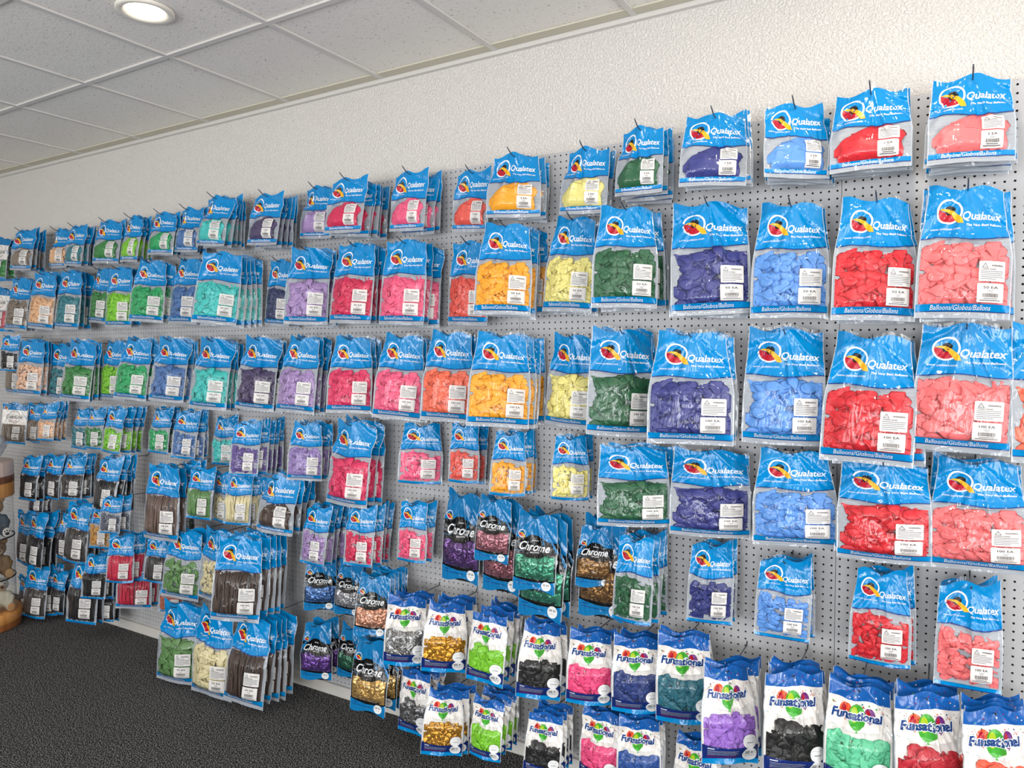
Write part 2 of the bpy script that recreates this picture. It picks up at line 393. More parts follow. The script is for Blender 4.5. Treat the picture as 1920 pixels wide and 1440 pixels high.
def one_balloon(V, Fc, S, cx, cz, ang, R, L, depth, tilt, thick, rnd, lim):
    ns, K = 9, 8; b0 = len(V); ca, sa = cos(ang), sin(ang); bend = rnd.uniform(-.35, .35); fold = rnd.choice((-1, 1))*rnd.uniform(.15, 1.0)
    for i in range(ns+1):
        t = i/ns
        if t < .62: wd = R*sqrt(max(.03, 1-((t-.31)/.33)**2))
        else: wd = R*(.50-.32*smooth(.62, .85, t)+(.10 if t > .97 else 0))
        for k in range(K):
            a = 2*pi*k/K; p = wd*cos(a); q = wd*thick*sin(a)*(1 if t < .62 else 1.5)
            q += fold*abs(p)*.45 + tilt*(t-.4)*L*.5 + .0030*sin(p*240+t*9+fold*19)*(.4+t)
            l = (t-.45)*L; x = cx+ca*l-sa*(p+bend*l*l/.05); z = cz+sa*l+ca*(p+bend*l*l/.05)
            x = min(S.W/2-.006, max(-S.W/2+.006, x)); z = min(lim[0]+.006, max(lim[1], z))
            y = max(S.y(x, z)+.0016, min(S.back(x, z)-.0012, S.y(x, z)+depth+q))
            V.append((x*(S.kt+(1.03-S.kt)*smooth(0, .6, -z/S.H)), y, z))
    for i in range(ns):
        for k in range(K): Fc.append((b0+i*K+k, b0+i*K+(k+1) % K, b0+(i+1)*K+(k+1) % K, b0+(i+1)*K+k))
    Fc.append(tuple(b0+k for k in range(K))[::-1]); Fc.append(tuple(b0+ns*K+k for k in range(K)))

def contents(S, style, seed, m='latex'):
    rnd = random.Random(seed); V, Fc = [], []; top, bot = -S.c0*S.H-.006, -S.c1*S.H+.004
    hw = S.W/2-.005
    if style in ('round', 'small', 'metal'):
        R0, L0, n = {'round': (.0175, .060, 115), 'small': (.0125, .040, 105), 'metal': (.0150, .052, 120)}[style]
        R0 *= (S.W/.2)**.5; L0 *= (S.W/.2)**.5
        for i in range(n):
            f = i/n; x = rnd.uniform(-hw, hw)*.93; lv = rnd.random()
            ht = top-.014*abs(sin(x*21+seed))-.008*rnd.random()
            z = bot+(ht-bot)*(.06+.90*lv)
            R = R0*rnd.uniform(.8, 1.2)
            one_balloon(V, Fc, S, x, z, rnd.uniform(0, 6.28), R, L0*rnd.uniform(.85, 1.2), S.T*(1.0-.62*f), rnd.uniform(-.7, .7), .26, rnd, (ht, bot))
    elif style == 'long':
        for i in range(64):
            f = i/64; x = rnd.uniform(-hw, hw)*.95; pts = []; z1 = top+.004-rnd.random()*.016; z2 = bot-.004+rnd.random()*.012
            am, k, ph, dr = rnd.uniform(0, .006), rnd.uniform(15, 40), rnd.uniform(0, 6), rnd.uniform(-.014, .014)
            for j in range(9):
                z = z1+(z2-z1)*j/8; xx = min(hw, max(-hw, x+am*sin(k*z+ph)+dr*(j/8-.5)))
                y = max(S.y(xx, z)+.005, min(S.back(xx, z)-.003, S.y(xx, z)+S.T*(.95-.85*f)))
                pts.append(Vector((xx, y, z)))
            b0 = len(V); r = rnd.uniform(.0028, .0042)
            for j, p in enumerate(pts):
                for k2 in range(6): V.append((p.x+r*1.3*cos(k2*pi/3), p.y+r*sin(k2*pi/3), p.z))
            for j in range(8):
                for k2 in range(6): Fc.append((b0+j*6+k2, b0+(j+1)*6+k2, b0+(j+1)*6+(k2+1) % 6, b0+j*6+(k2+1) % 6))
            Fc.append(tuple(b0+k2 for k2 in range(6))); Fc.append(tuple(b0+48+k2 for k2 in range(6))[::-1])
    else:                                           # two very large folded balloons
        for (cx, cz, ang, R, L, dp, tl) in ((.02, bot+.062, 2.9, .052, .135, .016, .1), (-.035, bot+.040, 3.3, .046, .12, .010, -.1),
                                            (.03, bot+.045, .5, .045, .12, .008, .1), (-.01, bot+.028, -.1, .034, .15, .004, 0),
                                            (.055, bot+.03, 1.9, .025, .09, .003, .1), (-.05, bot+.02, .3, .02, .08, .002, .2)):
            n0 = len(V); ns, K = 16, 16; ca, sa = cos(ang), sin(ang); ph = rnd.uniform(0, 6)
            for i in range(ns+1):
                t = i/ns; wd = R*sqrt(max(.02, 1-((t-.4)/.46)**2)) if t < .78 else R*.52*(1-.6*smooth(.78, 1, t))
                for k in range(K):
                    a = 2*pi*k/K; p = wd*cos(a); q = wd*.16*sin(a)-.009*abs(sin(p*42+ph+t*2.5))+.007*abs(sin(t*6+ph*2+p*20))
                    l = (t-.45)*L; x = cx+ca*l-sa*p; z = cz+sa*l+ca*p
                    x = min(S.W/2-.008, max(-S.W/2+.008, x)); z = min(top+.01, max(bot, z))
                    y = max(S.y(x, z)+.0018, min(S.back(x, z)-.001, S.y(x, z)+dp+q)); V.append((x*(S.kt+(1.03-S.kt)*smooth(0, .6, -z/S.H)), y, z))
            for i in range(ns):
                for k in range(K): Fc.append((n0+i*K+k, n0+i*K+(k+1) % K, n0+(i+1)*K+(k+1) % K, n0+(i+1)*K+k))
            Fc.append(tuple(n0+k for k in range(K))[::-1]); Fc.append(tuple(n0+ns*K+k for k in range(K)))
    return mesh_from('balloons', V, Fc, [m])

def q_logo(cx, cz, r):
    arc = lambda a0, a1, rr, n=14: [(cx+rr*cos(a0+(a1-a0)*i/n), cz+rr*sin(a0+(a1-a0)*i/n)) for i in range(n+1)]
    red = arc(pi*.97, pi*1.86, r*.90)
    sw = [(-.90, .06), (-.5, .22), (-.05, .2), (.38, -.02), (.74, -.32), (1.0, -.58), (1.14, -1.0), (.72, -1.0), (.5, -.72), (.2, -.32), (-.2, -.02), (-.6, .05)]
    return [ringd(cx, cz, r*.88, r*1.04, 'ink', 0), poly(red, 'red', 1), ell(cx+.06*r, cz+.13*r, .40*r, .36*r, 'text', 2),
            poly([(cx+x*r, cz+z*r) for x, z in sw], 'gold', 3), ell(cx-.02*r, cz-.12*r, .24*r, .2*r, 'text', 2)]
def barcode(x0, x1, z0, z1, lay, seed=1):
    R = random.Random(seed); out = []; x = x0
    while x < x1:
        wd = R.choice((.0005, .0008, .0012)); out.append(rect(x, min(x1, x+wd), z0, z1, 'text', lay)); x += wd+R.choice((.0006, .001))
    return out
def warning(x0, x1, z0, z1):
    w, h = x1-x0, z1-z0; it = [rrect(x0, x1, z0, z1, 'sticker', 0)]
    tx, tz, a = x0+w*.22, z1-h*.22, w*.12
    it += [poly([(tx-a, tz-a*.8), (tx+a, tz-a*.8), (tx, tz+a)], 'text', 1), poly([(tx-a*.68, tz-a*.6), (tx+a*.68, tz-a*.6), (tx, tz+a*.62)], 'ink', 2), rect(tx-a*.08, tx+a*.08, tz-a*.35, tz+a*.25, 'text', 3)]
    it += [T_('WARNING:', x0+w*.68, tz, w*.46, 'text', 1, h*.10, 0, .03), T_('CHOKING HAZARD', x0+w*.36, z1-h*.40, w*.56, 'text', 1, h*.065, 0, .03)]
    for k, wd in enumerate((.86, .84, .80, .86, .58)): it.append(rect(x0+w*.07, x0+w*(.07+wd), z1-h*(.505+.095*k)-h*.018, z1-h*(.505+.095*k)+h*.018, 'greytext', 1))
    return it
def count(x0, x1, z0, z1, s):
    w, h = x1-x0, z1-z0; cx = (x0+x1)/2
    return ([rrect(x0, x1, z0, z1, 'sticker', 0), T_(s, cx, z1-h*.22, w*(.56 if len(s) > 4 else .44), 'text', 1, h*.14, 0, .02),
             rect(cx-w*.12, cx+w*.12, z1-h*.40, z1-h*.37, 'greytext', 1), rect(cx-w*.08, cx+w*.08, z1-h*.48, z1-h*.45, 'greytext', 1),
             rect(x0+w*.24, x1-w*.24, z1-h*.82, z1-h*.79, 'text', 1), rect(x0+w*.12, x1-w*.12, z1-h*.91, z1-h*.88, 'text', 1)]
            + barcode(x0+w*.2, x1-w*.2, z1-h*.74, z1-h*.53, 1))

# kind: W, H, thickness, header end, contents end, logo(x,z,r), word(x,z,w,h), warning box, count box, band
QK = dict(
    tall=dict(W=.232, H=.385, T=.036, h=.39, logo=(-.21, .185, .155), word=(.20, .225, .50, .078), warn=(.13, .42, .585, .735), cnt=(.12, .41, .75, .89), band=(.90, .955), b2=(.395, .955)),
    square=dict(W=.205, H=.250, T=.024, h=.44, logo=(-.25, .215, .16), word=(.18, .235, .50, .105), warn=(.10, .36, .50, .67), cnt=(.09, .35, .685, .87), band=(.885, .945), b2=(.46, .90)),
    small=dict(W=.152, H=.290, T=.026, h=.405, logo=(-.22, .18, .175), word=(.21, .245, .50, .076), warn=(.03, .36, .57, .72), cnt=(.02, .35, .735, .895), band=(.955, .998), b2=(.41, .955)),
)
PROTO = {}
def qual_parts(kind, var):
    k = QK[kind]; W, H = k['W'], k['H']
    S = Surf(W, H, k['T'], {'tall': 10, 'square': 30, 'small': 50}[kind]+var, k['b2'][0], k['b2'][1], (.2, .38, .1)[var % 3], (.8, 1.15, .9)[var % 3])
    R = random.Random(var+5); ph = R.uniform(0, 6)
    hb = lambda x: -H*k['h']+.0045*sin(x/W*7+ph)
    z = lambda t: -H*t
    P = {}
    P['bag_back'] = back_mesh(S, hb)
    P['header'] = two(S, 'header', [(.011, 0, 'film'), (0, hb, 'cyan'), (hb, lambda x: hb(x)-.0035, 'edge')])
    P['clear_window'] = two(S, 'clear_window', [(lambda x: hb(x)-.0035, z(k['band'][0]), 'film')])
    P['bottom_band'] = two(S, 'bottom_band', [(z(k['band'][0]), z(k['band'][1])+.0025, 'cyan'), (z(k['band'][1])+.0025, z(k['band'][1]), 'edge')] + ([(z(k['band'][1]), z(1), 'film')] if k['band'][1] < .99 else []))
    lx, lz, lr = k['logo']; P['logo'] = decal('logo', q_logo(W*lx, z(lz), W*lr), S)
    wx, wz, ww, wh = k['word']
    P['wordmark'] = decal('wordmark', [T_('Qualatex', W*wx, z(wz), W*ww, 'ink', 0, H*wh, .25, .026),
        T_('The Very Best Balloons', W*(wx+.02), z(wz+wh*.88), W*ww*.88, 'ink', 0, H*wh*.30, .25, .02),
        T_('www.qualatex.com', W*(lx-.03), z(lz+.135 if kind != 'square' else lz+.16), W*.34, 'ink', 0, None, 0, 0)], S)
    a, b, c, d = k['warn']; P['warning_label'] = decal('warning_label', warning(W*a, W*b, z(d), z(c)), S, .0009)
    a, b, c, d = k['cnt']
    for s in ('100 EA', '50 EA', '2 EA'): P['count_label', s] = decal('count_label', count(W*a, W*b, z(d), z(c), s), S, .0009)
    if kind != 'small':
        P['band_text'] = decal('band_text', [T_('Balloons/Globos/Ballons', -W*.03, z(sum(k['band'])/2)+.001, W*.64, 'ink', 0, H*.034 if kind == 'tall' else H*.042, .1, 0.)], S)
    P['S'] = S; return P
def two(S, name, strips):
    """several strips of film in one part"""
    V, Fc, mi, ms = [], [], [], []
    for n, (a, b, m) in enumerate(strips):
        me = zone('z', S, a, b, m); o = len(V); V += [v.co[:] for v in me.vertices]
        if m not in ms: ms.append(m)
        for p in me.polygons: Fc.append(tuple(o+i for i in p.vertices)); mi.append(ms.index(m))
        bpy.data.meshes.remove(me)
    return mesh_from(name, V, Fc, ms, mi)
def back_mesh(S, hb, top='cyan', bot='back'):
    V, Fc, mi = [], [], []; me1 = zone('z', S, 0, hb, top, 64, .012, 0, True); me2 = zone('z', S, hb, -S.H, bot, 64, .012, 0, True)
    for n, me in enumerate((me1, me2)):
        o = len(V); V += [v.co[:] for v in me.vertices]
        for p in me.polygons: Fc.append(tuple(o+i for i in p.vertices)); mi.append(2 if p.index % 64 in (0, 63) else n)
        bpy.data.meshes.remove(me)
    return mesh_from('bag_back', V, Fc, [top, bot, 'seal'], mi)

def chrome_parts(var):
    W, H = .176, .305; S = Surf(W, H, .022, 70+var, .50, .86, (.1, .18)[var % 2], .9); z = lambda t: -H*t; P = {'S': S}
    up = lambda x: z(.335)+.020*exp(-(x/.038)**4)-.004*sin(x*20); dn = lambda x: z(.50)-.018*exp(-(x/.036)**4)-.003*sin(x*20)
    l1 = lambda x: z(.835)-.010*(1-(2*x/W)**2); l2 = lambda x: l1(x)-.006
    P['bag_back'] = back_mesh(S, lambda x: z(.5), 'cyan2', 'black')
    P['header'] = two(S, 'header', [(0, up, 'cyan2')])
    P['name_band'] = two(S, 'name_band', [(up, dn, 'black')])
    P['clear_window'] = two(S, 'clear_window', [(dn, l1, 'film')])
    P['bottom_band'] = two(S, 'bottom_band', [(l1, l2, 'black'), (l2, lambda x: z(1)+.008*sin(x*38+var), 'cyan2')])
    P['logo'] = decal('logo', q_logo(-W*.36, z(.27), W*.085), S)
    P['wordmark'] = decal('wordmark', [T_('Chrome', -W*.02, z(.42), W*.74, 'ink', 0, H*.115, .42, .012), T_('Qualatex', 0, z(.338), W*.16, 'ink', 0, None, .2, .02),
        T_('BALLOONS', 0, z(.495), W*.2, 'ink', 0, None, 0, .01)] + [rect(-W*.42, -W*.28, z(.893)-.0012, z(.893)+.0012, 'edge', 0), rect(-W*.44, W*.1, z(.925)-.001, z(.925)+.001, 'edge', 0)], S)
    for s in ('25 EA', '100 EA'):
        P['count_label', s] = decal('count_label', [ell(W*.30, z(.92), W*.115, W*.105, 'dot', 0), T_(s, W*.30, z(.905), W*.15, 'text', 1, None, 0, .02),
            rect(W*.25, W*.35, z(.93)-.0006, z(.93), 'greytext', 1), rect(W*.24, W*.36, z(.942)-.0006, z(.942), 'greytext', 1)], S)
    return P
def fun_parts(var):
    W, H = .186, .315; S = Surf(W, H, .024, 90+var, .44, .93, (.16, .3, .1)[var % 3], 1.0); z = lambda t: -H*t; P = {'S': S}
    a = lambda x: z(.14)+.002*sin(x*60); b = lambda x: z(.385)-.016*(1-(2*x/W)**2); c = lambda x: z(.80)-.006*(1-(2*x/W)**2); d = lambda x: z(.945)
    P['bag_back'] = back_mesh(S, lambda x: z(.14), 'royal', 'whiteband')
    P['header'] = two(S, 'header', [(0, a, 'royal')])
    P['name_band'] = two(S, 'name_band', [(a, b, 'whiteband'), (lambda x: b(x)+.0035, lambda x: b(x)+.0022, 'teal')])
    P['clear_window'] = two(S, 'clear_window', [(b, c, 'film')])
    P['bottom_band'] = two(S, 'bottom_band', [(c, d, 'navy'), (d, z(1), 'cyan')])
    R = random.Random(var+77); st = []; cols = ['red', 'teal', 'textblue', 'orange', 'green', 'purple', 'text']
    for i in range(34):
        x, t = R.uniform(-.46, .46)*W, R.choice((R.uniform(.165, .235), R.uniform(.17, .36)))
        if abs(x) < W*.30 and t > .225: continue
        if R.random() < .55: st.append(star(x, z(t), R.uniform(.0022, .0048), R.choice(cols), 0, R.uniform(0, 1)))
        else: st.append(ell(x, z(t), .0014, .0014, R.choice(cols), 0, 8))
    for i in range(11): st.append(star(R.uniform(-.45, .45)*W, z(R.uniform(.025, .12)), R.uniform(.0025, .004), R.choice(['green', 'purple', 'red', 'teal', 'ink']), 0, R.uniform(0, 1)))
    P['printed_stars'] = decal('printed_stars', st, S, .0009)
    def bal(cx, cz, rx, rz, m, m2, lay): return [ell(cx, cz, rx, rz, m, lay), ell(cx-rx*.3, cz+rz*.2, rx*.42, rz*.6, m2, lay+1), poly([(cx-rx*.16, cz-rz*1.16), (cx+rx*.16, cz-rz*1.16), (cx, cz-rz*.95)], m, lay)]
    P['printed_balloons'] = decal('printed_balloons', bal(-W*.21, z(.255), W*.10, H*.078, 'orange', 'red', 0)+bal(W*.17, z(.27), W*.09, H*.075, 'purple', 'red', 0)+bal(-W*.03, z(.30), W*.135, H*.125, 'green', 'ygreen', 2), S)
    P['wordmark'] = decal('wordmark', [T_('Funsational', -W*.03, z(.285), W*.83, 'ink', 5, H*.106, .14, .09), T_('Funsational', -W*.03, z(.285), W*.80, 'textblue', 6, H*.088, .14, .042)], S, .0012)
    P['small_print'] = decal('small_print', [rect(-W*.42, -W*.31, z(.83)-.0012, z(.83)+.0012, 'ink', 0)]+[rect(-W*.42, W*(.12-.04*(i % 2)), z(.85+.016*i)-.0007, z(.85+.016*i), 'red' if i > 3 else 'ink', 0) for i in range(6)], S)
    P['colour_label'] = decal('colour_label', [ell(W*.33, z(.755), W*.135, W*.125, 'dot', 0), rect(W*.27, W*.39, z(.765)-.0018, z(.765), 'text', 1), rect(W*.22, W*.44, z(.725), z(.725)+.0006, 'greytext', 1)], S)
    P['count_label'] = decal('count_label', [ell(W*.33, z(.893), W*.135, W*.125, 'dot', 1), T_('50', W*.28, z(.872), W*.075, 'text', 2, None, 0, .02), ell(W*.37, z(.872), .0026, .0032, 'text', 2, 12),
        rect(W*.25, W*.41, z(.895)-.0006, z(.895), 'greytext', 2), rect(W*.24, W*.42, z(.907)-.0006, z(.907), 'greytext', 2), rect(W*.26, W*.40, z(.919)-.0006, z(.919), 'greytext', 2)], S)
    return P
def quick_parts(var):
    W, H = .19, .32; S = Surf(W, H, .024, 110+var, .50, .95, .1, .8); z = lambda t: -H*t; P = {'S': S}
    P['bag_back'] = back_mesh(S, lambda x: z(.5), 'cyan2', 'back')
    P['header'] = two(S, 'header', [(0, z(.17), 'cyan2')]); P['name_band'] = two(S, 'name_band', [(z(.17), z(.52), 'whiteband')])
    P['clear_window'] = two(S, 'clear_window', [(z(.52), z(.95), 'film')]); P['bottom_band'] = two(S, 'bottom_band', [(z(.95), z(1), 'cyan')])
    P['logo'] = decal('logo', q_logo(-W*.36, z(.11), W*.09), S)
    P['wordmark'] = decal('wordmark', [ringd(0, z(.34), W*.235, W*.25, 'text', 0), rect(-W*.33, W*.33, z(.395), z(.285), 'whiteband', 1), T_('QuickLink', 0, z(.34), W*.68, 'text', 2, H*.115, .3, .02), T_('BALLOONS', 0, z(.44), W*.24, 'red', 1, None, .1, .01)], S)
    P['warning_label'] = decal('warning_label', warning(W*.02, W*.3, z(.72), z(.57)), S, .0009)
    P['count_label', '50 EA'] = decal('count_label', count(W*.0, W*.28, z(.90), z(.745), '50 EA'), S, .0009)
    return P
KINDS = {}
for kd in QK:
    for v in range(3): KINDS[kd, v] = qual_parts(kd, v)
for v in range(2): KINDS['chrome', v] = chrome_parts(v)
for v in range(3): KINDS['fun', v] = fun_parts(v)
KINDS['quick', 0] = quick_parts(0)
NV = {'tall': 3, 'square': 3, 'small': 3, 'chrome': 2, 'fun': 3, 'quick': 1}
SIZE = {k: (KINDS[k, 0]['S'].W, KINDS[k, 0]['S'].H) for k in NV}
CONT = {}
def get_contents(kind, v, style):
    if (kind, v, style) not in CONT:
        CONT[kind, v, style] = contents(KINDS[kind, v]['S'], style, 17*v+len(kind)*3+len(style), 'chromelatex' if style == 'metal' else 'latex')
    return CONT[kind, v, style]
NAMES = {'tall': 'balloon_bag', 'square': 'giant_balloon_bag', 'small': 'small_balloon_bag', 'chrome': 'metallic_balloon_bag', 'fun': 'party_balloon_bag', 'quick': 'link_balloon_bag'}
def make_bag(kind, var, style, colour, cnt):
    P = KINDS[kind, var]; root = bpy.data.objects.new(NAMES[kind], None); root.empty_display_size = .02; COL.objects.link(root)
    o = put('balloons', get_contents(kind, var, style), root); o.color = colour; o['kind'] = 'stuff'
    for key, me in P.items():
        if key == 'S': continue
        if isinstance(key, tuple):
            if key[1] != cnt: continue
            key = key[0]
        put(key, me, root)
    return root

# ------------------------------------------------------------------ what hangs where
ROWN = {1: 'top row', 2: 'second row', 3: 'third row', 4: 'fourth row', 5: 'fifth row', 6: 'sixth row', 7: 'bottom row'}
DESC = {'tall': 'blue-topped clear bag', 'square': 'squarish blue-topped bag', 'small': 'small blue-topped bag', 'chrome': 'black-banded bag', 'fun': 'star-printed bag', 'quick': 'white-banded bag'}
CAT = {'tall': 'balloon bag', 'square': 'balloon bag', 'small': 'balloon bag', 'chrome': 'balloon bag', 'fun': 'balloon bag', 'quick': 'balloon bag'}
POSN = ['frontmost', 'second from front', 'third from front', 'fourth from front', 'fifth from front', 'sixth from front', 'seventh from front']
